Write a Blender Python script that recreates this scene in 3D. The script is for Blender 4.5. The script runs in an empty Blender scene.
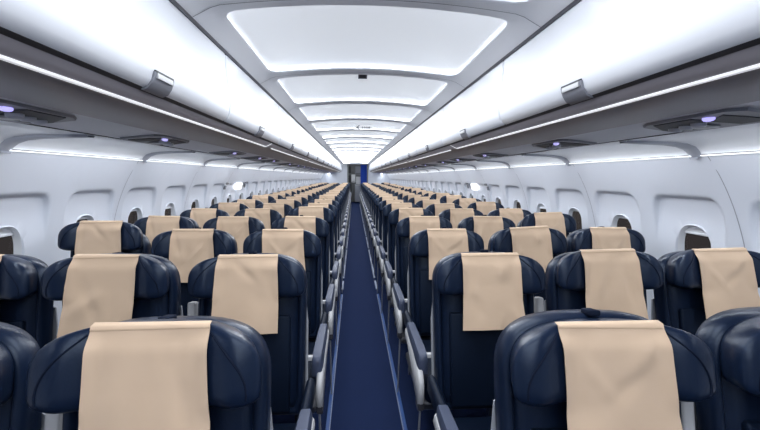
import bpy, bmesh, math, random
import numpy as np
from mathutils import Matrix, Vector
random.seed(7)
SC = bpy.context.scene
COL = SC.collection
PI = math.pi

# ------------------------------------------------------------------ materials
def mat(name, col, rough=0.5, spec=0.5, metal=0.0, bump=None, coat=0.0, sheen=0.0, vary=None, tint=None):
    m = bpy.data.materials.new(name); m.use_nodes = True
    nt = m.node_tree; b = nt.nodes['Principled BSDF']
    b.inputs['Base Color'].default_value = (*col, 1)
    b.inputs['Roughness'].default_value = rough
    b.inputs['Specular IOR Level'].default_value = spec
    b.inputs['Metallic'].default_value = metal
    b.inputs['Coat Weight'].default_value = coat
    b.inputs['Coat Roughness'].default_value = 0.3
    b.inputs['Sheen Weight'].default_value = sheen
    if tint: b.inputs['Specular Tint'].default_value = (*tint, 1)
    tc = nt.nodes.new('ShaderNodeTexCoord')
    if vary:                                   # (scale, second colour)
        n = nt.nodes.new('ShaderNodeTexNoise'); n.inputs['Scale'].default_value = vary[0]
        n.inputs['Detail'].default_value = 4
        mx = nt.nodes.new('ShaderNodeMix'); mx.data_type = 'RGBA'
        mx.inputs[6].default_value = (*col, 1); mx.inputs[7].default_value = (*vary[1], 1)
        nt.links.new(tc.outputs['Object'], n.inputs['Vector'])
        nt.links.new(n.outputs['Fac'], mx.inputs[0])
        nt.links.new(mx.outputs[2], b.inputs['Base Color'])
    if bump:                                   # (scale, strength, distance)
        n2 = nt.nodes.new('ShaderNodeTexNoise'); n2.inputs['Scale'].default_value = bump[0]
        n2.inputs['Detail'].default_value = 3
        bp = nt.nodes.new('ShaderNodeBump'); bp.inputs['Strength'].default_value = bump[1]
        bp.inputs['Distance'].default_value = bump[2]
        nt.links.new(tc.outputs['Object'], n2.inputs['Vector'])
        nt.links.new(n2.outputs['Fac'], bp.inputs['Height'])
        nt.links.new(bp.outputs['Normal'], b.inputs['Normal'])
    return m

def lamp_mat(name, col, strength, base=(0.8, 0.8, 0.8)):
    m = mat(name, base, 0.6)
    b = m.node_tree.nodes['Principled BSDF']
    b.inputs['Emission Color'].default_value = (*col, 1)
    b.inputs['Emission Strength'].default_value = strength
    return m

M = {}
M['white'] = mat('white_plastic', (0.80, 0.83, 0.88), 0.38, bump=(600, 0.05, 0.001))
M['bin'] = mat('bin_plastic', (0.71, 0.735, 0.785), 0.30)
M['wall'] = mat('wall_plastic', (0.745, 0.785, 0.87), 0.45, bump=(500, 0.06, 0.001))
M['frame'] = mat('ceiling_plastic', (0.91, 0.925, 0.96), 0.5)
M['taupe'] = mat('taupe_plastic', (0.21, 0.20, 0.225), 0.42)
M['rail'] = mat('grey_service_plastic', (0.52, 0.54, 0.60), 0.45)
M['midgrey'] = mat('mid_grey_plastic', (0.20, 0.21, 0.245), 0.45)
M['dark'] = mat('dark_gap', (0.018, 0.02, 0.028), 0.6)
M['gap'] = mat('grey_gap', (0.09, 0.095, 0.115), 0.5)
M['rib'] = mat('grey_rib', (0.36, 0.38, 0.44), 0.5)
M['leather'] = mat('navy_leather', (0.0052, 0.0105, 0.0265), 0.29, 0.30, bump=(180, 0.12, 0.002), vary=(9, (0.0075, 0.0148, 0.037)), tint=(0.72, 0.84, 1.0))
M['leather_low'] = mat('navy_leather_cushion', (0.0035, 0.0075, 0.019), 0.5, 0.2, bump=(180, 0.12, 0.002), tint=(0.6, 0.75, 1.0))
M['stitch'] = mat('dark_stitching', (0.006, 0.010, 0.024), 0.8, 0.1)
M['cloth'] = mat('beige_cloth', (0.60, 0.445, 0.315), 0.9, 0.15, bump=(900, 0.25, 0.001), sheen=0.15, vary=(14, (0.63, 0.475, 0.345)))
M['hem'] = mat('beige_hem', (0.58, 0.43, 0.305), 0.9, 0.15)
M['pad'] = mat('slate_armrest', (0.050, 0.064, 0.110), 0.42, 0.3)
M['lightgrey'] = mat('light_grey_plastic', (0.50, 0.51, 0.53), 0.42)
M['greyshell'] = mat('grey_shell', (0.33, 0.35, 0.39), 0.42)
M['cap'] = mat('dark_cap', (0.05, 0.05, 0.06), 0.5)
M['steel'] = mat('brushed_steel', (0.45, 0.46, 0.48), 0.35, metal=0.8)
M['frame_metal'] = mat('seat_metal', (0.12, 0.125, 0.14), 0.4, metal=0.6)
M['carpet'] = mat('navy_carpet', (0.0085, 0.0175, 0.056), 0.95, 0.1, bump=(420, 0.5, 0.004), vary=(260, (0.012, 0.023, 0.075)))
M['strip'] = mat('blue_floor_strip', (0.025, 0.085, 0.28), 0.35, 0.5)
M['strippale'] = mat('pale_floor_strip', (0.38, 0.43, 0.56), 0.35, 0.5)
M['stripedge'] = mat('pale_strip_edge', (0.20, 0.25, 0.38), 0.35)
M['curtain'] = mat('blue_curtain', (0.012, 0.055, 0.36), 0.85)
M['galley'] = mat('galley_grey', (0.15, 0.16, 0.165), 0.4)
M['galleydark'] = mat('galley_dark', (0.06, 0.065, 0.07), 0.5)
M['cart'] = mat('cart_grey', (0.26, 0.28, 0.33), 0.4)
M['partition'] = mat('partition_grey', (0.60, 0.63, 0.70), 0.5)
M['diffuser'] = lamp_mat('light_diffuser', (0.90, 0.945, 1.0), 0.37, (0.80, 0.83, 0.88))
M['cove'] = lamp_mat('light_cove_lamp', (0.93, 0.965, 1.0), 13.0)
M['wash'] = lamp_mat('wall_wash_lamp', (0.93, 0.965, 1.0), 1.0)
M['binstrip'] = lamp_mat('glowing_strip', (0.95, 0.96, 1.0), 0.42)
M['reading'] = lamp_mat('reading_lamp', (0.50, 0.46, 1.0), 0.9, (0.6, 0.6, 0.8))
M['plateglow'] = lamp_mat('plate_added_glow', (0.95, 0.965, 1.0), 0.35)  # emission put in so the plate stays white against the bright panel
M['exitlamp'] = lamp_mat('exit_lamp', (1, 1, 1), 1.6)
g = bpy.data.materials.new('window_glass'); g.use_nodes = True
gb = g.node_tree.nodes['Principled BSDF']
gb.inputs['Base Color'].default_value = (0.9, 0.93, 0.95, 1); gb.inputs['Roughness'].default_value = 0.02
gb.inputs['Transmission Weight'].default_value = 1.0; gb.inputs['IOR'].default_value = 1.08
M['glass'] = g

# ------------------------------------------------------------------ mesh helpers
class MB:
    def __init__(s): s.v = []; s.f = []; s.mi = []
    def add(s, vs, fs, mi=0):
        o = len(s.v); s.v += [tuple(map(float, p)) for p in vs]
        s.f += [tuple(i + o for i in f) for f in fs]; s.mi += [mi] * len(fs)
    def rbox(s, x0, x1, y0, y1, z0, z1, r=0.0, seg=2, mi=0, xf=None):
        bm = bmesh.new(); bmesh.ops.create_cube(bm, size=1)
        for v in bm.verts:
            v.co = ((x0+x1)/2 + v.co.x*(x1-x0), (y0+y1)/2 + v.co.y*(y1-y0), (z0+z1)/2 + v.co.z*(z1-z0))
        if r > 0: bmesh.ops.bevel(bm, geom=bm.edges[:], offset=r, segments=seg, profile=0.5, affect='EDGES')
        bm.verts.index_update()
        vs = [v.co.copy() for v in bm.verts]
        if xf: vs = [xf(v) for v in vs]
        s.add(vs, [[v.index for v in f.verts] for f in bm.faces], mi); bm.free()
    def rings(s, rs, cap0=True, cap1=True, closed=True, mi=0):
        n = len(rs[0]); vs = [p for r in rs for p in r]; fs = []
        for k in range(len(rs)-1):
            for i in range(n if closed else n-1):
                j = (i+1) % n
                fs.append((k*n+i, k*n+j, (k+1)*n+j, (k+1)*n+i))
        if cap0: fs.append(tuple(range(n-1, -1, -1)))
        if cap1: fs.append(tuple((len(rs)-1)*n + i for i in range(n)))
        s.add(vs, fs, mi)
    def tube(s, pts, r, n=8, mi=0):
        P = [Vector(p) for p in pts]; rs = []
        for i, p in enumerate(P):
            d = (P[min(i+1, len(P)-1)] - P[max(i-1, 0)]).normalized()
            a = d.orthogonal().normalized() if i == 0 else (a - d*a.dot(d)).normalized()
            b = d.cross(a); rr = r[i] if isinstance(r, (list, tuple)) else r
            rs.append([p + (a*math.cos(2*PI*k/n) + b*math.sin(2*PI*k/n))*rr for k in range(n)])
        s.rings(rs, mi=mi)
    def sweep(s, prof, y0, y1, mi=0, caps=False):          # open profile [(x,z)] swept along Y
        s.rings([[(x, y0, z) for x, z in prof], [(x, y1, z) for x, z in prof]], caps, caps, False, mi)
    def solid_sweep(s, prof, y0, y1, mi=0):                # closed polygon [(x,z)] swept along Y
        s.rings([[(x, y0, z) for x, z in prof], [(x, y1, z) for x, z in prof]], True, True, True, mi)
    def plate(s, poly, x0, x1, mi=0, b=0.0):               # polygon [(y,z)] extruded along X
        if b:
            ins = inset(poly, b); sg = 1 if x1 > x0 else -1
            s.rings([[(x0, y, z) for y, z in ins], [(x0+b*sg, y, z) for y, z in poly], [(x1-b*sg, y, z) for y, z in poly], [(x1, y, z) for y, z in ins]], mi=mi)
        else:
            s.rings([[(x0, y, z) for y, z in poly], [(x1, y, z) for y, z in poly]], mi=mi)
    def mesh(s, name, mats, smooth=True, angle=40):
        me = bpy.data.meshes.new(name); me.from_pydata(s.v, [], s.f)
        for m in (mats if isinstance(mats, (list, tuple)) else [mats]): me.materials.append(m)
        me.polygons.foreach_set('material_index', s.mi)
        bm = bmesh.new(); bm.from_mesh(me)
        bmesh.ops.recalc_face_normals(bm, faces=bm.faces[:])
        bm.to_mesh(me); bm.free()
        if smooth:
            me.polygons.foreach_set('use_smooth', [True]*len(me.polygons))
            me.set_sharp_from_angle(angle=math.radians(angle))
        me.update(); return me

def inset(poly, d):
    P = np.array(poly, float); n = len(P)
    area = 0.5*np.sum(P[:,0]*np.roll(P[:,1],-1) - np.roll(P[:,0],-1)*P[:,1]); sg = 1 if area > 0 else -1
    out = []
    for i in range(n):
        e1 = P[i]-P[i-1]; e2 = P[(i+1)%n]-P[i]
        e1 = e1/(np.linalg.norm(e1)+1e-9); e2 = e2/(np.linalg.norm(e2)+1e-9)
        n1 = np.array([-e1[1], e1[0]])*sg; n2 = np.array([-e2[1], e2[0]])*sg
        b = n1+n2; L = b@b
        q = P[i] + d*2*b/max(L, 0.6)
        out.append((q[0], q[1]))
    return out

def obj(name, me, parent=None, loc=(0,0,0), rot=(0,0,0)):
    o = bpy.data.objects.new(name, me); COL.objects.link(o)
    o.location = loc; o.rotation_euler = rot
    if parent: o.parent = parent
    return o
def tag(o, label, cat, group=None, kind=None):
    o['label'] = label; o['category'] = cat
    if group: o['group'] = group
    if kind: o['kind'] = kind
    return o
def thing(name, label, cat, loc=(0,0,0), group=None):
    return tag(obj(name, None, None, loc), label, cat, group)
def struct(name, me, parent=None, loc=(0,0,0)):
    o = obj(name, me, parent, loc)
    if not parent: o['kind'] = 'structure'
    return o
def smooth01(a, b, x):
    t = min(1, max(0, (x-a)/(b-a))); return t*t*(3-2*t)
def superoval(a, bu, bl, eu, el, n, cx=0, cz=0):
    out = []
    for i in range(n):
        t = 2*PI*i/n; c, s_ = math.cos(t), math.sin(t)
        e = eu if s_ >= 0 else el; b = bu if s_ >= 0 else bl
        out.append((cx + a*math.copysign(abs(c)**(2/e), c), cz + b*math.copysign(abs(s_)**(2/e), s_)))
    return out

# ------------------------------------------------------------------ dimensions
H = 1.425
Y0, Y1 = -5.0, 21.5            # cabin extent along the aisle
ROW0, PITCH, NROW = 0.835, 0.787, 26
AISLE = 0.484                  # aisle seat centre from aisle axis
SPACING = 0.505
ORD = ['first','second','third','fourth','fifth','sixth','seventh','eighth','ninth','tenth','eleventh','twelfth','thirteenth',
       'fourteenth','fifteenth','sixteenth','seventeenth','eighteenth','nineteenth','twentieth']

# ------------------------------------------------------------------ camera
cam = bpy.data.cameras.new('camera'); cam.sensor_width = 36; cam.lens = 36*408.5/760
cam.clip_start = 0.05; cam.clip_end = 100
co = bpy.data.objects.new('camera', cam); COL.objects.link(co); SC.camera = co
yaw, pit, roll = 0.0635, 0.0933, 0.0051
F = Vector((math.sin(yaw)*math.cos(pit), math.cos(yaw)*math.cos(pit), -math.sin(pit)))
R = Vector((math.cos(yaw), -math.sin(yaw), 0)); U = R.cross(F)
R = (R*math.cos(roll) + U*math.sin(roll)).normalized(); U = R.cross(F)
co.matrix_world = Matrix(((R.x, U.x, -F.x, -0.0685), (R.y, U.y, -F.y, 0), (R.z, U.z, -F.z, H), (0, 0, 0, 1)))

# ------------------------------------------------------------------ floor
m = MB(); m.rbox(-1.72, 1.72, Y0, 26, -0.05, 0)
struct('floor', m.mesh('floor', M['carpet'], False))
segs = [(0.9, 4.86), (5.08, 5.5), (5.66, 7.9), (8.05, 9.6), (9.75, 12.3), (12.45, 14.8), (14.95, 17.6), (17.75, 20.9)]
k = 1
for sd in (-1, 1):
    m = MB()
    for a, b in segs:
        m.rbox(sd*0.222-0.0095, sd*0.222+0.0095, a, b, 0.0, 0.005, 0.0015, 1, 0 if a < 5 else 2)
        m.rbox(sd*0.2085-0.003, sd*0.2085+0.003, a, b, 0.0, 0.004, 0.001, 1, 1)
    struct('trim_%d' % k, m.mesh('floor_path', [M['strip'], M['stripedge'], M['strippale']])); k += 1

# ------------------------------------------------------------------ ceiling with light recesses
CP, C0 = 1.152, 1.695            # module pitch, centre of the nearest band in view
def arch(x):
    ax = abs(x)
    return 2.13 - 0.04*(ax/0.6)**2 if ax <= 0.61 else 2.0887 - (ax-0.61)*0.54
def angs(hx, hy, n=48):
    A = [2*PI*i/n for i in range(n)]
    c = math.atan2(hy, hx); A += [c, PI-c, PI+c, 2*PI-c]
    return sorted(set(round(a, 6) for a in A))
def rect_pt(a, hx, hy):
    c, s_ = math.cos(a), math.sin(a)
    t = min(hx/abs(c) if abs(c) > 1e-9 else 1e9, hy/abs(s_) if abs(s_) > 1e-9 else 1e9)
    return (c*t, s_*t)
def sup_pt(a, hx, hy, e):
    c, s_ = math.cos(a), math.sin(a)
    t = ((abs(c)/hx)**e + (abs(s_)/hy)**e)**(-1/e)
    return (c*t, s_*t)
HX, HY, CE = 0.612, 0.507, 16
A_ = angs(0.70, CP/2, 120)
ce = MB(); modules = []
for kk in range(-7, 18):
    yc = C0 + CP*(kk+0.5)
    if yc - CP/2 < Y0 - 0.6 or yc + CP/2 > Y1 + 0.9: continue
    modules.append((kk, yc)); rs = []
    for t in (0, 0.25, 0.6, 0.85, 1.0):
        ring = []
        for a in A_:
            o_ = rect_pt(a, 0.70, CP/2); i_ = sup_pt(a, HX, HY, CE)
            x = o_[0]*(1-t)+i_[0]*t; y = o_[1]*(1-t)+i_[1]*t
            ring.append((x, yc+y, arch(x)))
        rs.append(ring)
    rs.append([(sup_pt(a, HX-0.004, HY-0.004, CE)[0], yc+sup_pt(a, HX-0.004, HY-0.004, CE)[1], arch(sup_pt(a, HX, HY, CE)[0])+0.004) for a in A_])
    rs.append([(sup_pt(a, HX, HY, CE)[0], yc+sup_pt(a, HX, HY, CE)[1], arch(sup_pt(a, HX, HY, CE)[0])+0.014) for a in A_])
    ce.rings(rs, False, False)
struct('ceiling', ce.mesh('ceiling', M['frame']))
# dome + perimeter lamp, shared by all ceiling lights (local origin on the arch at module centre)
d = MB(); rs = []
for s_ in (1.0, 0.985, 0.96, 0.92, 0.86, 0.78, 0.66, 0.5, 0.32, 0.15, 0.03):
    hgt = 0.018 + 0.090*(1 - s_**3.2)
    ring = []
    for a in A_:
        x, y = sup_pt(a, (HX+0.03)*s_, (HY+0.022)*s_, 3.5 + 12.5*s_**3)
        ring.append((x, y, arch(x*0.95) - 2.13 + hgt))
    rs.append(ring)
d.rings(rs, False, True)
ME_dome = d.mesh('diffuser', M['diffuser'])
l = MB(); rs = []
for z in (0.015, 0.031):
    rs.append([(sup_pt(a, HX+0.022, HY+0.016, CE)[0], sup_pt(a, HX+0.022, HY+0.016, CE)[1], arch(min(0.6, abs(sup_pt(a, HX, HY, CE)[0]))) - 2.13 + z) for a in A_])
l.rings(rs, False, False)
ME_cove = l.mesh('edge_lamp', M['cove'])
PANEL_LAMP = bpy.data.lights.new('panel_lamp', 'AREA'); PANEL_LAMP.shape = 'RECTANGLE'; PANEL_LAMP.size = 1.0; PANEL_LAMP.size_y = 0.86
PANEL_LAMP.energy = 11.5; PANEL_LAMP.color = (0.93, 0.96, 1.0)
vis = [q for q in modules if q[0] >= -1]
for kk, yc in modules:
    n = kk + 1
    if kk < 0: lab = 'white lit ceiling panel above the camera, nearest, cut by the top edge' if kk == -1 else 'white lit ceiling panel behind the camera'
    else:
        lab = 'large white lit ceiling panel, ' + (ORD[n-1] if n > 1 else 'first') + ' whole one from the camera'
        if kk >= len(vis) - 5: lab = 'white lit ceiling panel far down the cabin, ' + ['last', 'second last', 'third last', 'fourth last'][max(0, min(3, modules[-1][0]-kk))] + ' before the galley' if modules[-1][0]-kk < 4 else lab
        if kk == 1: lab += ', with a small dark fitting'
        if kk == 3: lab += ', with a small marked plate'
    t = thing('ceiling_light', lab, 'ceiling light', (0, yc, 2.13), 'lit ceiling panels above the aisle')
    obj('diffuser', ME_dome, t); obj('edge_lamp', ME_cove, t)
    lamp = bpy.data.objects.new('panel_lamp', PANEL_LAMP); COL.objects.link(lamp); lamp.location = (0, yc, 2.10)
# seams between ceiling modules
m = MB()
for kk, yc in modules:
    yb = yc - CP/2
    xs = np.linspace(-0.695, 0.695, 41)
    m.rings([[(x, yb-0.0022, arch(x)-0.0035) for x in xs], [(x, yb+0.0022, arch(x)-0.0035) for x in xs]], False, False, False)
struct('trim_3', m.mesh('ceiling_seam', M['midgrey']))
# dark shadow gap and ledge between ceiling and bins
k = 4
for sd in (-1, 1):
    m = MB()
    m.sweep([(sd*0.697, 2.040), (sd*0.7045, 2.030), (sd*0.709, 2.032), (sd*0.735, 2.05)], Y0, Y1)
    struct('trim_%d' % k, m.mesh('bin_gap', M['gap'])); k += 1
# small fittings on the ceiling
m = MB(); m.rbox(-0.034, 0.034, -0.05, 0.05, -0.016, 0.0, 0.003)
m.rbox(-0.027, 0.027, -0.03, 0.03, -0.019, -0.0155, 0.001, 1, 1)
fy = C0 + CP*1.5 - 0.36
o = obj('ceiling_fitting', m.mesh('ceiling_fitting', [M['midgrey'], M['dark']]), None, (-0.005, fy, 2.172), (math.radians(-15), 0, 0))
tag(o, 'small dark rectangular fitting on the second lit ceiling panel', 'ceiling fitting')
m = MB(); m.rbox(-0.125, 0.125, -0.003, 0.003, -0.03, 0.03, 0.002)
ms = MB()
ms.rbox(-0.098, -0.078, -0.0045, -0.003, -0.012, 0.012)
pts = [(-0.045+0.03*math.cos(a), -0.004, 0.034*math.sin(a)) for a in np.linspace(0.6*PI, 1.4*PI, 9)]
ms.tube(pts, 0.006, 6)
for i, x in enumerate((-0.015, 0.012, 0.038, 0.064, 0.088)):
    ms.rbox(x-0.008, x+0.008, -0.0045, -0.003, -0.014, 0.012)
    if i % 2: ms.rbox(x-0.003, x+0.014, -0.0045, -0.003, -0.006, 0.0)
o = obj('ceiling_plate', m.mesh('ceiling_plate', M['plateglow']), None, (0.065, C0+CP*3+0.75, 2.122))
tag(o, 'small white plate with tiny dark marks hanging at a far lit ceiling panel', 'sign')
obj('marking', ms.mesh('marking', M['midgrey']), o)

# ------------------------------------------------------------------ overhead bins
BP, B0 = 1.45, 2.155
front = [(0.710, 2.031), (0.712, 1.985), (0.708, 1.93), (0.700, 1.87), (0.695, 1.82), (0.694, 1.785), (0.697, 1.755), (0.705, 1.727), (0.718, 1.708), (0.738, 1.700)]
under = [(0.742, 1.6985), (0.752, 1.680), (0.765, 1.662), (0.80, 1.648), (0.86, 1.640), (0.94, 1.637), (1.02, 1.634)]
def bin_meshes(sd):
    m = MB(); L = BP/2 - 0.0035; rs = []
    for y, e in ((-L, 0.010), (-L+0.007, 0.0), (0, 0), (L-0.007, 0.0), (L, 0.010)):
        rs.append([(sd*(x+e), y, z) for x, z in front])
    m.rings(rs, False, False, False)
    m.solid_sweep([(sd*0.735, 2.02), (sd*0.745, 1.705), (sd*1.25, 1.66), (sd*1.25, 2.02)], -L, L)
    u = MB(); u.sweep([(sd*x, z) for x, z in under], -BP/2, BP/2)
    s_ = MB(); s_.sweep([(sd*x, z) for x, z in ((0.730, 1.704), (0.739, 1.6955), (0.7445, 1.694), (0.748, 1.690))], -BP/2, BP/2)
    la = MB()                                    # latch plate wrapped round the lower lip
    lp = [(0.6915, 1.752), (0.6935, 1.740), (0.701, 1.721), (0.714, 1.702), (0.733, 1.6945), (0.742, 1.696), (0.735, 1.71), (0.715, 1.73), (0.702, 1.752)]
    la.solid_sweep([(sd*x, z) for x, z in lp], -0.068, 0.068)
    lv = MB(); lv.solid_sweep([(sd*x, z) for x, z in ((0.690, 1.750), (0.6885, 1.739), (0.690, 1.733), (0.699, 1.735), (0.697, 1.750))], -0.054, 0.054)
    dk = MB(); dk.solid_sweep([(sd*x, z) for x, z in ((0.691, 1.757), (0.6905, 1.751), (0.70, 1.751), (0.70, 1.758))], -0.064, 0.064)
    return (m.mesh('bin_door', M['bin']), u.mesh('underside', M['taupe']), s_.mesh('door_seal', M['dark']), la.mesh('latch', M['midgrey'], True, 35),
            lv.mesh('latch_lever', M['lightgrey']), dk.mesh('latch_recess', M['dark']))
for sd, side in ((-1, 'left'), (1, 'right')):
    bmz = bin_meshes(sd); n = 0
    for kk in range(-5, 13):
        yc = B0 + BP*(kk + 0.5)
        if yc - BP/2 > Y1 - 0.6: continue
        if kk < -1: lab = 'white overhead bin behind the camera on the %s' % side
        elif kk == -1: lab = 'white overhead bin nearest the camera on the %s, big grey latch on its lower edge' % side
        else: lab = 'white overhead bin along the %s, %s beyond the nearest bin' % (side, ORD[kk])
        t = thing('overhead_bin', lab, 'overhead bin', (0, yc, 0), 'overhead bins on the %s' % side)
        obj('bin_door', bmz[0], t); obj('underside', bmz[1], t); obj('door_seal', bmz[2], t)
        h = obj('latch', bmz[3], t); obj('latch_lever', bmz[4], h); obj('latch_recess', bmz[5], h)
# bright strips under the bins, given an even glow, each two bins long, its far end bent up to the lip
    y = 3.45 - 2.9*2; n = 0
    while y < Y1 - 1.2:
        ya, yb = y + 0.07, min(y + 2.9 - 0.12, Y1-0.3)
        m = MB()
        prof = [(0.7625, 1.6610), (0.7655, 1.6550), (0.7725, 1.6535)]
        q = lambda yy, dx, dz: [(sd*(x+dx), yy, z+dz) for x, z in prof]
        m.rings([q(ya, 0, 0), q(yb-0.02, 0, 0), q(yb+0.02, -0.006, 0.008), q(yb+0.10, -0.026, 0.034)], False, False, False)
        if n == 0: lab = 'bright strip behind the camera under the %s bins' % side
        elif n == 1: lab = 'long bright strip under the nearest %s overhead bins' % side
        else: lab = 'thin bright strip under the %s overhead bins, %s after the nearest strip' % (side, ORD[n-2])
        tag(obj('bin_strip', m.mesh('bin_strip', M['binstrip'])), lab, 'bright strip', 'bright strips under the %s bins' % side)
        y += 2.9; n += 1

WALL_FILL = bpy.data.lights.new('wall_fill_lamp', 'AREA'); WALL_FILL.shape = 'RECTANGLE'; WALL_FILL.size = 0.03; WALL_FILL.size_y = 1.1  # unseen fill, added below the service rail edge to brighten walls and window seats
WALL_FILL.energy = 4.2; WALL_FILL.color = (0.92, 0.955, 1.0)
# ------------------------------------------------------------------ service rail, cove and wall wash light
for sd in (-1, 1):
    m = MB(); m.sweep([(sd*1.02, 1.634), (sd*1.06, 1.6335), (sd*1.292, 1.617)], Y0, Y1)
    struct('trim_%d' % k, m.mesh('service_rail', M['rail'])); k += 1
    m = MB(); m.sweep([(sd*1.290, 1.6155), (sd*1.293, 1.625), (sd*1.309, 1.625), (sd*1.312, 1.616)], Y0, Y1)
    struct('trim_%d' % k, m.mesh('rail_gap', M['dark'])); k += 1
    cov = [(1.31, 1.616), (1.36, 1.6135), (1.45, 1.610), (1.53, 1.606), (1.59, 1.598), (1.628, 1.583), (1.650, 1.562), (1.660, 1.545)]
    m = MB(); m.sweep([(sd*x, z) for x, z in cov], Y0, Y1)
    struct('trim_%d' % k, m.mesh('cove', M['white'])); k += 1
    # ribs over the cove at every panel seam
    m = MB()
    for q in range(-5, 17):
        ys = 1.975 + 1.25*q
        if ys > Y1 - 0.1: break
        rs = []
        cs = [(1.655, 1.535)] + cov[::-1]
        for i, (x, z) in enumerate(cs):
            t = i/(len(cs)-1); yy = ys + 0.015 + 0.05*t*t
            w = 0.022 + 0.012*math.sin(PI*t)
            rs.append([(sd*x, yy-w-0.012, z-0.001), (sd*x, yy-w, z-0.012), (sd*x, yy+w, z-0.012), (sd*x, yy+w+0.012, z-0.001)])
        m.rings(rs, False, False, False)
    struct('trim_%d' % k, m.mesh('cove_rib', M['rib'])); k += 1
    nn = 0
    for q in range(-2, 17):                       # wall wash strips, one per wall panel, each with an unseen fill lamp
        ya, yb = 1.975 + 1.25*q + 0.035, min(1.975 + 1.25*(q+1) - 0.03, Y1-0.05)
        if yb - ya < 0.2: break
        m = MB(); m.rbox(min(sd*1.648, sd*1.664), max(sd*1.648, sd*1.664), ya, yb, 1.5345, 1.5405, 0.002, 1)
        side = 'left' if sd < 0 else 'right'
        lab = ('thin bright wall light over the %s windows, %s wall panel counted from the camera' % (side, ORD[q+1])) if q >= -1 else 'wall light behind the camera on the %s' % side
        tag(obj('wall_light', m.mesh('wall_light', M['wash'])), lab, 'wall light', 'wall lights over the %s windows' % side)
        lamp = bpy.data.objects.new('wall_fill_lamp', WALL_FILL); COL.objects.link(lamp)
        lamp.location = (sd*1.36, (ya+yb)/2, 1.604); lamp.rotation_euler = (0, -sd*math.radians(14), 0)

# service panels with reading lights
def service_meshes(sd):
    S = lambda x: sd*x
    zz = lambda x: 1.6335 - (x-1.06)*0.0165/0.236
    hmb = MB()
    poly = [(1.040, -0.10), (1.075, -0.14), (1.262, -0.10), (1.275, -0.05), (1.270, 0.30), (1.245, 0.34), (1.075, 0.30), (1.045, 0.24)]
    hmb.rings([[(S(x), y, zz(x)-0.0005) for x, y in poly], [(S(x), y, zz(x)-0.010) for x, y in inset(poly, 0.004)]], False, True)
    rmb = MB()
    for po in ([(1.072, -0.06), (1.235, -0.075), (1.235, 0.04), (1.135, 0.05)], [(1.06, 0.05), (1.10, 0.04), (1.225, 0.19), (1.225, 0.29), (1.16, 0.30), (1.06, 0.22)]):
        rmb.rings([[(S(x), y, zz(x)-0.009) for x, y in po], [(S(x), y, zz(x)-0.013) for x, y in po]], False, True)
    lmb = MB()
    rs = [[(S(1.085)+r*math.cos(a), 0.005+r*1.5*math.sin(a), zz(1.085)-z) for a in np.linspace(0, 2*PI, 15)[:-1]] for r, z in ((0.014, 0.010), (0.014, 0.016), (0.011, 0.020), (0.006, 0.022))]
    lmb.rings(rs, False, True)
    vmb = MB()
    for yy in (0.10, 0.17, 0.24):
        rs = [[(S(1.135+0.03*(yy-0.1)/0.14)+r*math.cos(a), yy+r*math.sin(a), zz(1.15)-z) for a in np.linspace(0, 2*PI, 13)[:-1]] for r, z in ((0.024, 0.010), (0.024, 0.020), (0.017, 0.026), (0.010, 0.022))]
        vmb.rings(rs, False, True)
    fmb = MB(); fmb.rbox(min(S(1.16), S(1.22)), max(S(1.16), S(1.22)), 0.10, 0.17, zz(1.19)-0.020, zz(1.19)-0.012, 0.003, 1)
    return hmb.mesh('housing', M['midgrey']), rmb.mesh('recess', M['dark']), lmb.mesh('reading_lamp', M['reading']), vmb.mesh('air_vent', M['rail']), fmb.mesh('switch_plate', M['lightgrey'])
lampY = [1.28, 2.29, 3.58, 4.52, 5.3, 6.6, 7.6, 8.5, 9.5, 10.5, 11.5, 12.5, 13.5, 14.5, 15.5, 16.5, 17.5, 18.5, 19.5, 20.5]
for sd, side in ((-1, 'left'), (1, 'right')):
    sm = service_meshes(sd)
    for i, y in enumerate(lampY):
        lab = 'grey service panel with violet reading light, %s from the camera on the %s' % (ORD[i] if i else 'nearest', side)
        t = thing('service_panel', lab, 'service panel', (0, y, 0), 'service panels under the %s bins' % side)
        obj('housing', sm[0], t); obj('recess', sm[1], t); obj('reading_lamp', sm[2], t); obj('air_vent', sm[3], t); obj('switch_plate', sm[4], t)

# ------------------------------------------------------------------ side walls with window scoops
WP, W0, WZ = 0.625, 2.16, 0.995
zk = np.array([0.0, 0.3, 0.55, 0.75, 0.9, 1.05, 1.2, 1.32, 1.43, 1.54]); xk = np.array([1.68, 1.775, 1.825, 1.845, 1.845, 1.832, 1.806, 1.772, 1.728, 1.664])
_c = np.polyfit(zk, xk, 5)
def wx(z): return float(np.polyval(_c, z))
ZB, ZT = 0.5, 1.54
HZu, HZl = ZT-WZ, WZ-ZB
def wrect(a):
    c, s_ = math.cos(a), math.sin(a); hz = HZu if s_ > 0 else HZl
    t = min(WP/2/abs(c) if abs(c) > 1e-9 else 1e9, hz/abs(s_) if abs(s_) > 1e-9 else 1e9); return (c*t, s_*t)
def wscoop(a, g=0.0):
    s_ = math.sin(a)
    q = sup_pt(a, 0.240+g, (0.327 if s_ > 0 else 0.32)+g, 7 if s_ > 0 else 4); return (q[0]+0.03, q[1])
def wov(a, g=0.0): return sup_pt(a, 0.118+g, 0.168+g, 2.6)
WA = sorted(set([round(2*PI*i/72, 6) for i in range(72)] + [round(math.atan2(HZu, WP/2), 6), round(PI-math.atan2(HZu, WP/2), 6), round(PI+math.atan2(HZl, WP/2), 6), round(2*PI-math.atan2(HZl, WP/2), 6)]))
def scoopd(z): return 0.032*smooth01(1.02, 1.27, z)
wins = list(range(-3, 31))
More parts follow.
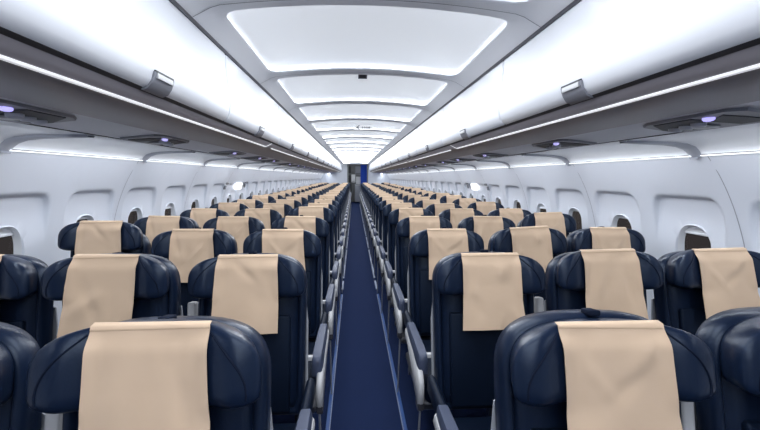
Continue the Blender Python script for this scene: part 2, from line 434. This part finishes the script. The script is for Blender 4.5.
for sd, side in ((-1, 'left'), (1, 'right')):
    m = MB()
    def P(y, z, dep, yc): 
        return (sd*(wx(z)+dep), yc+y, z)
    for kk in wins:
        yc = W0 + WP*kk
        rs = []
        rs.append([P(*(wov(a)[0], WZ+wov(a)[1]), 0.010, yc) for a in WA])
        rs.append([P(*(wov(a, 0.006)[0], WZ+wov(a, 0.006)[1]), 0.000+scoopd(WZ+wov(a, 0.006)[1]), yc) for a in WA])
        for t in (0.25, 0.5, 0.75, 0.93):
            ring = []
            for a in WA:
                i_ = wov(a, 0.006); o_ = wscoop(a); y = i_[0]*(1-t)+o_[0]*t; z = WZ+i_[1]*(1-t)+o_[1]*t
                ring.append(P(y, z, scoopd(z)*(1 - 0.12*t), yc))
            rs.append(ring)
        for g_, fr in ((-0.004, 0.72), (0.002, 0.25), (0.010, 0.03), (0.02, 0.0)):
            ring = []
            for a in WA:
                o_ = wscoop(a, g_); z = WZ+o_[1]
                ring.append(P(o_[0], z, scoopd(z)*fr, yc))
            rs.append(ring)
        for t in (0.5, 1.0):
            ring = []
            for a in WA:
                i_ = wscoop(a, 0.02); o_ = wrect(a); y = i_[0]*(1-t)+o_[0]*t; z = WZ+i_[1]*(1-t)+o_[1]*t
                sh = 0.17*(z-1.1)*t
                ring.append(P(y+sh, z, 0, yc))
            rs.append(ring)
        m.rings(rs, False, False)
    prof = [(sd*wx(z), z) for z in np.linspace(0.0, ZB, 9)]
    m.sweep(prof, Y0, Y1)
    ya = W0 + WP*(wins[0]-0.5)
    m.sweep([(sd*wx(z), z) for z in np.linspace(ZB, ZT, 14)], Y0, ya+0.05)
    m.sweep([(sd*(wx(z)+0.001), z) for z in np.linspace(ZB, ZT, 14)], W0+WP*(wins[-1]+0.5)-0.1, Y1+0.05)
    struct('wall_'+side, m.mesh('wall_'+side, M['wall']))
    m = MB()                                      # seams between wall panels
    for kk in wins[1::2]:
        yb = W0 + WP*(kk-0.5)
        zs = np.linspace(ZB, ZT, 25)
        m.rings([[(sd*(wx(z)-0.0012), yb+0.17*(z-1.1)-0.0028, z) for z in zs], [(sd*(wx(z)-0.0012), yb+0.17*(z-1.1)+0.0028, z) for z in zs]], False, False, False)
    struct('trim_%d' % k, m.mesh('wall_seam', M['rib'])); k += 1
    # window: reveal tube, pane, half drawn shade
    rv = MB(); rs = []
    for dep, g_ in ((0.010, 0.0), (0.02, -0.005), (0.034, -0.009), (0.042, -0.014)):
        rs.append([(sd*(wx(WZ+wov(a)[1])+dep), wov(a, g_)[0], WZ+wov(a, g_)[1]) for a in WA])
    rv.rings(rs, False, False)
    pn = MB(); xx = sd*(wx(WZ)+0.072)
    pn.rings([[(sd*(wx(WZ+wov(a)[1])+0.041), wov(a, -0.012)[0], WZ+wov(a, -0.012)[1]) for a in WA], [(sd*(wx(WZ+wov(a)[1])+0.045), wov(a, -0.012)[0], WZ+wov(a, -0.012)[1]) for a in WA]])
    shs = []
    for frac in (0.022, 0.05):
        sh = MB()
        zlo = WZ + 0.168 - frac; zs = np.linspace(zlo, WZ+0.158, 8); rows = []
        for z in zs:
            w = 0.110*max(0.05, 1-abs((z-WZ)/0.162)**2.6)**(1/2.6)
            rows.append([(sd*(wx(z)+0.034), y, z) for y in np.linspace(-w, w, 7)])
        sh.rings(rows, False, False, False)
        sh.rbox(min(sd*(wx(zlo)+0.028), sd*(wx(zlo)+0.038)), max(sd*(wx(zlo)+0.028), sd*(wx(zlo)+0.038)), -0.085, 0.085, zlo-0.004, zlo+0.008, 0.003, 1)
        shs.append(sh.mesh('window_shade', M['white']))
    me_rv = rv.mesh('window', M['white']); me_pn = pn.mesh('window_pane', M['glass'])
    for j, kk in enumerate(wins):
        o = struct('window_%d' % (j*2 + (1 if sd < 0 else 2)), me_rv, None, (0, W0+WP*kk, 0))
        obj('window_pane', me_pn, o); obj('window_shade', shs[(kk*7+3) % 3 == 0], o)

# ------------------------------------------------------------------ overwing exits: light, handle recess
for sd, side in ((-1, 'left'), (1, 'right')):
    y = 6.2; x = wx(1.29)
    m = MB(); m.rbox(-0.008, 0.010, -0.14, 0.14, -0.05, 0.05, 0.006, 2)
    t = thing('exit_light', 'small bright white exit light on the %s wall, midway along the windows' % side, 'exit light', (sd*(x-0.004), y, 1.275))
    o = obj('lens', m.mesh('lens', M['exitlamp']), t, (0,0,0), (0, sd*math.radians(-16), 0))
    for yy, w in ((-0.58, 'before'), (0.42, 'beyond')):
        m = MB()
        m.rbox(-0.010, 0.008, -0.06, 0.06, 0.02, 0.045, 0.004, 1); m.rbox(-0.010, 0.008, -0.08, -0.03, -0.05, 0.005, 0.004, 1)
        o = obj('emergency_release', m.mesh('emergency_release', M['midgrey']), None, (sd*(wx(1.295)-0.002), y+yy, 1.295), (0, sd*math.radians(-16), 0))
        tag(o, 'small dark emergency exit handle on the %s wall, just %s the bright exit light' % (side, w), 'handle')

# ------------------------------------------------------------------ end of the cabin
OX0, OX1, OZ = -0.42, 0.64, 2.07
m = MB(); m.rbox(-1.86, OX0, Y1, Y1+0.05, 0, 2.25, 0.004, 1); m.rbox(OX1, 1.86, Y1, Y1+0.05, 0, 2.25, 0.004, 1); m.rbox(OX0-0.01, OX1+0.01, Y1, Y1+0.05, OZ, 2.25)
struct('wall_front', m.mesh('wall_front', M['partition']))
m = MB(); m.rbox(-1.95, 1.95, Y0-0.05, Y0, 0, 2.3)
struct('wall_back', m.mesh('wall_back', M['white'], False))
m = MB(); m.rbox(-1.3, 1.3, 24.2, 24.25, 0, 2.25); m.rbox(-1.3, -1.25, Y1+0.05, 24.2, 0, 2.25); m.rbox(1.25, 1.3, Y1+0.05, 24.2, 0, 2.25)
struct('wall_galley', m.mesh('wall_galley', M['galley'], False))
m = MB(); m.rbox(-1.3, 1.3, Y1+0.05, 24.25, 2.2, 2.25); struct('ceiling_galley', m.mesh('ceiling_galley', M['frame'], False))
t = thing('galley_unit', 'grey galley cabinet wall beyond the far end of the aisle', 'galley', (0.1, 23.2, 0))
m = MB(); m.rbox(-1.0, 1.0, 0.05, 0.7, 0, 2.15, 0.01, 1); obj('cabinet', m.mesh('cabinet', M['galley']), t)
for i, (x0, x1, z0, z1, mm) in enumerate([(-0.56, -0.34, 1.62, 2.0, 'galleydark'), (-0.30, -0.14, 1.62, 2.0, 'galley'), (-0.10, 0.30, 1.55, 2.0, 'cart'), (0.34, 0.6, 1.62, 2.0, 'galley'),
      (-0.56, -0.36, 1.1, 1.5, 'galleydark'), (-0.32, -0.10, 1.1, 1.55, 'steel'), (-0.06, 0.24, 0.1, 1.42, 'steel'), (0.28, 0.5, 1.1, 1.5, 'galley'), (-0.56, -0.30, 0.1, 1.0, 'galleydark'), (0.3, 0.55, 0.1, 1.0, 'cart')]):
    m = MB(); m.rbox(x0, x1, 0.015, 0.05, z0, z1, 0.006, 1); dd = obj('cabinet_door', m.mesh('cabinet_door', M[mm]), t)
    m = MB(); m.rbox(x0+0.03, x1-0.03, 0.0, 0.016, z0+0.05, z0+0.075, 0.004, 1); obj('door_latch', m.mesh('door_latch', M['galleydark']), dd)
t = thing('galley_cart', 'pale grey galley trolley standing at the far end of the aisle', 'galley cart', (0.12, 22.2, 0))
m = MB(); m.rbox(-0.15, 0.15, 0, 0.5, 0.06, 1.02, 0.012, 2); obj('body', m.mesh('body', M['cart']), t)
m = MB(); m.tube([(-0.12, -0.02, 0.95), (0.12, -0.02, 0.95)], 0.012); m.rbox(-0.125, -0.11, -0.02, 0.01, 0.94, 0.96); m.rbox(0.11, 0.125, -0.02, 0.01, 0.94, 0.96)
obj('handle', m.mesh('handle', M['steel']), t)
for x in (-0.12, 0.12):
    for y in (0.06, 0.44):
        m = MB(); m.tube([(x-0.012, y, 0.03), (x+0.012, y, 0.03)], 0.03, 10); obj('wheel', m.mesh('wheel', M['cap']), t)
m = MB(); xs = np.linspace(0.27, 0.66, 45)
m.rings([[(x, 21.66+0.022*math.sin((x-0.27)*95), z) for x in xs] for z in (0.9, 1.5, 2.06)], False, False, False)
m.rings([[(x, 21.672+0.022*math.sin((x-0.27)*95), z) for x in xs] for z in (0.9, 1.5, 2.06)], False, False, False)
t = thing('galley_curtain', 'bright blue galley curtain gathered at the right of the far doorway', 'curtain', (0, 0, 0))
obj('curtain_cloth', m.mesh('curtain_cloth', M['curtain']), t)
m = MB(); m.tube([(OX0, 21.666, 2.062), (OX1+0.03, 21.666, 2.062)], 0.009); obj('curtain_rail', m.mesh('curtain_rail', M['steel']), t)
m = MB(); m.rbox(OX0, -0.36, 21.42, 21.5, 0, 2.05, 0.006, 1); m.rbox(OX1-0.04, OX1+0.02, 21.46, 21.5, 0, 2.05, 0.006, 1)
struct('door_1', m.mesh('door_1', M['galley']))

# ------------------------------------------------------------------ passenger seat
PY, PZ = -0.05, 0.47            # recline pivot
def back_outline(n=28):
    up = [p for p in superoval(0.217, 0.155, 0.15, 3.1, 3.1, 2*n, 0, 0.495)][:n+1]
    side_l = [(-0.215, 0.38), (-0.2145, 0.22), (-0.212, 0.06), (-0.195, 0.0)]
    side_r = [(0.195, 0.0), (0.212, 0.06), (0.2145, 0.22), (0.215, 0.38)]
    return up + side_l + side_r
BO = back_outline()
m = MB(); rs = []
for y, ins in ((0.072, 0.030), (0.068, 0.012), (0.055, 0.0), (0.022, 0.0), (0.008, 0.003), (-0.002, 0.010), (-0.004, 0.018), (0.002, 0.026), (0.012, 0.030), (0.004, 0.038), (-0.006, 0.052), (-0.012, 0.09)):
    rs.append([(x, y, z) for x, z in inset(BO, ins)])
m.rings(rs)
ME_back = m.mesh('backrest', M['leather'], True, 60)
# lower back bolster pads (two horizontal cushions)
m = MB()
m.rbox(-0.160, 0.160, -0.028, 0.0, 0.02, 0.40, 0.011, 3)
ME_pad = m.mesh('back_cushion', M['leather_low'])
m = MB(); m.rbox(-0.013, 0.013, -0.020, 0.022, 0.645, 0.659, 0.004, 2); ME_tab = m.mesh('headrest_tab', M['stitch'])
HZ, HA, HU, HL = 0.545, 0.224, 0.105, 0.066
HO = superoval(HA, HU, HL, 2.6, 5.5, 64, 0, HZ)
def wing(x): return smooth01(0.095, 0.175, abs(x))
def hfront(x, z):
    u = abs(x)/HA; v = (z-HZ)/(HU if z > HZ else HL)
    e = 2.6 if z > HZ else 5.5
    s_ = min(1, (u**e + abs(v)**e)**(1/e))
    return -0.048 - 0.032*wing(x) - 0.026*math.sqrt(max(0, 1 - s_**4))
m = MB(); rs = []
for sx, yy, sz in ((0.80, 0.012, 0.90), (0.86, 0.004, 0.96), (0.90, -0.014, 0.985), (0.935, -0.030, 1.0)):
    rs.append([(x*sx, yy - 0.010*wing(x)*(yy < -0.02), HZ+(z-HZ)*sz) for x, z in HO])
for s_ in (1.0, 0.992, 0.975, 0.95, 0.91, 0.85, 0.77, 0.67, 0.55, 0.42, 0.28, 0.14, 0.02):
    rs.append([(x*s_, hfront(x*s_, HZ+(z-HZ)*s_) - 0.002, HZ+(z-HZ)*s_) for x, z in HO])
m.rings(rs)
ME_head = m.mesh('headrest', M['leather'], True, 70)
def hs(x, z): return hfront(x, z) - 0.0025
ME_seams = []
for sg in (-1, 1):                                 # stitched seam arc on each wing
    m = MB(); pts = []
    for t in np.linspace(0, 1, 14):
        x = 0.120 + 0.078*math.sin(t*PI*0.55); z = 0.628 - 0.128*t
        pts.append((sg*x, hs(x, z), z))
    m.tube(pts, 0.0022, 6); ME_seams.append(m.mesh('seam', M['stitch']))

def cover_mesh(seed, lean):
    rnd = random.Random(seed); folds = []
    for i in range(7):
        folds.append((rnd.uniform(-0.11, 0.11), rnd.uniform(0.36, 0.62), rnd.uniform(0.6, 2.4), rnd.uniform(0.012, 0.034), rnd.uniform(0.03, 0.08), rnd.uniform(-0.009, 0.008)))
    NU, NV = 26, 34
    skew = rnd.uniform(-0.004, 0.004)
    def S(u, v, off):
        w = 0.116 + 0.011*v + 0.0018*math.sin(5*v + seed)
        x = (2*u-1)*w + lean*v
        if v < 0.06:
            z = 0.650; yb = -0.060 - 0.0135*(v/0.06); z += -0.006*(v/0.06)
        else:
            t = (v-0.06)/0.94; z = 0.644 - 0.298*t + skew*(2*u-1)
            zz = min(z, 0.640)
            yb = hs(x, max(0.50, zz)) - 0.004 if z > 0.52 else None
            if yb is None: yb = -0.083 - 0.014*(0.52-z)/0.17
            yb = min(yb, -0.0735) if z < 0.640 else -0.0735
            yb = min(yb, -0.070 - 0.013*smooth01(0.645, 0.59, z) - 0.010*smooth01(0.085, 0.125, abs(x))*smooth01(0.645, 0.60, z)*smooth01(0.42, 0.5, z))
        dy = 0
        for fx, fz, ang, wd, ln, amp in folds:
            ca, sa = math.cos(ang), math.sin(ang); p_ = (x-fx)*ca+(z-fz)*sa; q_ = -(x-fx)*sa+(z-fz)*ca
            dy += amp*math.exp(-(q_/wd)**2 - (p_/ln)**2)
        dy *= smooth01(0.0, 0.2, v)
        dy += 0.004*math.sin(u*9+seed)*smooth01(0.6, 1.0, v)
        return (x, yb + min(dy, 0.005) + off, z)
    m = MB()
    for off in (0, 0.0022):
        pass
    fr = [[S(i/NU, j/NV, -0.001) for i in range(NU+1)] for j in range(NV+1)]
    bk = [[S(i/NU, j/NV, 0.0012) for i in range(NU+1)] for j in range(NV+1)]
    n = NU+1
    vs = [p for r in fr for p in r] + [p for r in bk for p in r]; N = n*(NV+1); fs = []
    for j in range(NV):
        for i in range(NU):
            a = j*n+i; fs.append((a, a+1, a+n+1, a+n)); fs.append((N+a, N+a+n, N+a+n+1, N+a+1))
    bd = [i for i in range(n)] + [j*n+NU for j in range(1, NV+1)] + [NV*n+i for i in range(NU-1, -1, -1)] + [j*n for j in range(NV-1, 0, -1)]
    for i in range(len(bd)):
        a, b = bd[i], bd[(i+1) % len(bd)]; fs.append((a, N+a, N+b, b))
    m.add(vs, fs)
    h = MB()                                      # folded hem along the top edge
    vv = [0.055, 0.10]
    rs = [[S(i/NU, v, o_) for i in range(NU+1)] for v, o_ in ((0.070, -0.0008), (0.074, -0.0017), (0.083, -0.0017), (0.087, -0.0008))]
    h.rings(rs, False, False, False)
    return m.mesh('headrest_cover', M['cloth'], True, 80), h.mesh('hem', M['hem'])
COVERS = [cover_mesh(*q) for q in ((3, 0.006), (11, 0.005), (24, -0.004), (37, -0.030), (52, 0.004), (65, 0.014))]
m = MB(); sh_poly = [(x*1.030, z) for x, z in [(-0.214, 0.0), (0.214, 0.0), (0.214, 0.36), (0.206, 0.43), (0.17, 0.452), (-0.17, 0.452), (-0.206, 0.43), (-0.214, 0.36)]]
m.rings([[(x, 0.071, z) for x, z in sh_poly], [(x, 0.078, z) for x, z in sh_poly], [(x, 0.090, z) for x, z in inset(sh_poly, 0.015)]])
ME_shell = m.mesh('back_shell', M['greyshell'], True, 35)
# seat cushion
m = MB(); m.rbox(-0.226, 0.226, -0.64, -0.06, 0.345, 0.462, 0.035, 4, 0, lambda v: Vector((v.x, v.y, v.z + 0.03*(-v.y-0.06)/0.58)))
ME_cush = m.mesh('seat_cushion', M['leather_low'])
m = MB(); m.rbox(-0.235, 0.235, -0.56, 0.02, 0.305, 0.348, 0.01, 1)
m.tube([(-0.235, -0.46, 0.29), (0.235, -0.46, 0.29)], 0.022, 10); m.tube([(-0.235, -0.12, 0.29), (0.235, -0.12, 0.29)], 0.022, 10)
ME_frame = m.mesh('seat_frame', M['frame_metal'])
def leg_mesh(front):
    m = MB(); x = 0.14
    pts = [(x, -0.46, 0.28), (x, -0.48, 0.05)] if front else [(x, -0.12, 0.28), (x, 0.08, 0.05)]
    m.tube(pts, [0.019, 0.015], 10); p = pts[-1]
    m.rbox(p[0]-0.022, p[0]+0.022, p[1]-0.05, p[1]+0.05, 0.0, 0.055, 0.006, 1)
    return m.mesh('leg', M['frame_metal'])
ME_legs = [leg_mesh(True), leg_mesh(False)]
# raised middle armrest (light underside to the front, dark pad behind)
m = MB(); m.rbox(-0.016, 0.016, 0.030, 0.072, 0.0, 0.450, 0.008, 3); ME_up = m.mesh('armrest', M['lightgrey'])
m = MB(); m.rbox(-0.019, 0.019, 0.070, 0.094, 0.06, 0.445, 0.010, 3); ME_uppad = m.mesh('armrest_pad', M['pad'])
# lowered aisle armrest
def aisle_arm(sd):
    m = MB(); rs = []
    for y, zt, h_, w in ((-0.742, 0.640, 0.045, 0.016), (-0.737, 0.655, 0.075, 0.021), (-0.715, 0.666, 0.086, 0.0245), (-0.67, 0.670, 0.080, 0.0255), (-0.58, 0.670, 0.060, 0.025), (-0.44, 0.668, 0.050, 0.0245), (-0.34, 0.666, 0.048, 0.022), (-0.325, 0.660, 0.036, 0.018)):
        ring = []
        for (cx_, cz_) in ((-1, -1), (1, -1), (1, -0.3), (0.92, 0.6), (0.7, 1), (-0.7, 1), (-0.92, 0.6), (-1, -0.3)):
            ring.append((sd*(0.257 + cx_*w), y, zt - h_/2 + cz_*h_/2))
        rs.append(ring)
    m.rings(rs)
    pad = m.mesh('armrest', M['pad'], True, 50)
    f = MB()
    top = [(-0.790, 0.555), (-0.768, 0.590), (-0.72, 0.612), (-0.62, 0.628), (-0.48, 0.634), (-0.33, 0.634)]
    bot = [(-0.30, 0.590), (-0.40, 0.572), (-0.50, 0.545), (-0.58, 0.512), (-0.65, 0.480), (-0.72, 0.458), (-0.765, 0.455), (-0.790, 0.475)]
    f.plate(top+bot, sd*0.259, sd*0.284, 0, 0.006)
    fas = f.mesh('side_panel', M['lightgrey'], True, 50)
    c = MB(); c.plate([(-0.786, 0.478), (-0.764, 0.458), (-0.71, 0.463), (-0.71, 0.432), (-0.762, 0.428), (-0.784, 0.445)], sd*0.258, sd*0.284, 0, 0.004)
    cap = c.mesh('panel_cap', M['cap'])
    s_ = MB(); s_.tube([(sd*0.268, -0.745, 0.435), (sd*0.268, -0.70, 0.25), (sd*0.266, -0.62, 0.0)], 0.0045, 8)
    stay = s_.mesh('side_stay', M['greyshell'])
    b = MB(); b.rbox(min(sd*0.205, sd*0.245), max(sd*0.205, sd*0.245), -0.72, -0.70, 0.640, 0.662, 0.004, 1)
    brk = b.mesh('armrest_bracket', M['lightgrey'])
    h_ = MB(); h_.rbox(min(sd*0.228, sd*0.262), max(sd*0.228, sd*0.262), -0.34, -0.06, 0.560, 0.640, 0.02, 3)
    hng = h_.mesh('armrest_hinge', M['leather_low'])
    return pad, fas, cap, stay, brk, hng
ARM = {sd: aisle_arm(sd) for sd in (-1, 1)}

# per seat looks taken from the photo: (row, column) -> (recline change in degrees, headrest raise, cover index, cover tilt)
LOOK = {(0,-1): (0, 0.011, 0, 0), (0,1): (0, -0.004, 5, 0), (0,-2): (0, 0, 2, 0), (0,2): (0, 0, 2, 0),
        (1,-1): (0, 0, 2, 0), (1,-2): (-4.5, 0.012, 3, 0.8), (1,-3): (-2.5, 0.010, 0, 0), (1,1): (0, 0, 4, 0), (1,2): (0.5, 0.012, 0, -1.0), (1,3): (1.5, 0.012, 5, -1.5),
        (2,-1): (0, 0, 5, 0), (2,-2): (-1.5, 0.004, 1, 0), (2,-3): (-1.5, 0.052, 2, 0), (2,1): (0, 0, 5, 0), (2,2): (-1, 0.012, 4, -3.0), (2,3): (0.5, 0.006, 1, 0)}
COLNAME = {-3: 'left window', -2: 'left middle', -1: 'left aisle', 1: 'right aisle', 2: 'right middle', 3: 'right window'}
rng = random.Random(5)
for r in range(NROW):
    for c in (-3, -2, -1, 1, 2, 3):
        sd = 1 if c < 0 else -1                   # direction from the seat to the aisle
        x = math.copysign(AISLE + (abs(c)-1)*SPACING, c); y = ROW0 + PITCH*r
        dr, raise_, ci, tilt = LOOK.get((r, c), (rng.choice([0, 0, 0, -1.5, 1, -3]), rng.choice([0, 0, 0.006, 0.02, 0.0, 0.03 if abs(c) == 3 else 0]), rng.choice([0, 1, 2, 4, 5]), rng.choice([0, 0, 0, 1, -1.5, 2])))
        raise_ -= 0.004
        if r == 0: row = 'row nearest the camera'
        elif r <= 12: row = '%s row from the camera' % ORD[r]
        else: row = '%s row from the far doorway' % ORD[NROW-1-r]
        if r == NROW-1: row = 'last row before the far doorway'
        extra = ', raised' if raise_ > 0.04 else ''
        lab = 'navy seat with beige headrest cover, %s, %s%s' % (COLNAME[c], row, extra)
        t = thing('airliner_seat', lab, 'seat', (x + (0.006 if r == 0 and c < 0 else 0), y, 0), 'navy airliner seats with beige headrest covers')
        th = -math.radians(10 + dr)
        P_ = (0, PY, PZ); RR = (th, 0, 0)
        hp = (0, PY + raise_*math.sin(-th), PZ + raise_*math.cos(th))
        obj('backrest', ME_back, t, P_, RR)
        b_ = obj('back_cushion', ME_pad, t, P_, RR)
        obj('back_shell', ME_shell, t, P_, RR)
        if r < 8: obj('headrest_tab', ME_tab, t, P_, RR)
        hd = obj('headrest', ME_head, t, hp, RR)
        if r < 5:
            for ms_ in ME_seams: obj('seam', ms_, hd)
        tl = math.radians(tilt)
        cv = obj('headrest_cover', COVERS[ci][0], t, (hp[0] + 0.6*math.sin(tl)*-1, hp[1], hp[2]), (th, tl, 0))
        if r < 6: obj('hem', COVERS[ci][1], cv)
        obj('seat_cushion', ME_cush, t); obj('seat_frame', ME_frame, t)
        if abs(c) != 2:
            for lm in ME_legs: obj('leg', lm, t)
        if abs(c) == 1:
            a_ = obj('armrest', ME_up, t, (-sd*SPACING/2, PY, PZ), RR); obj('armrest_pad', ME_uppad, a_)
        if abs(c) == 1:
            am = ARM[sd]
            a_ = obj('armrest', am[0], t); obj('armrest_bracket', am[4], a_); obj('armrest_hinge', am[5], a_)
            s_ = obj('side_panel', am[1], t); obj('panel_cap', am[2], s_)
            obj('side_stay', am[3], t)

# ------------------------------------------------------------------ world and view
w = bpy.data.worlds.new('world'); SC.world = w; w.use_nodes = True
bg = w.node_tree.nodes['Background']; bg.inputs['Color'].default_value = (0.10, 0.085, 0.085, 1); bg.inputs['Strength'].default_value = 0.35
la = bpy.data.lights.new('galley_lamp', 'AREA'); la.energy = 3; la.size = 0.8; la.color = (0.93, 0.96, 1)
lo = bpy.data.objects.new('galley_lamp', la); COL.objects.link(lo); lo.location = (0.1, 22.6, 2.15)
vs = SC.view_settings; vs.view_transform = 'Standard'; vs.look = 'None'; vs.gamma = 1; vs.use_curve_mapping = False
vs.exposure = 0.12
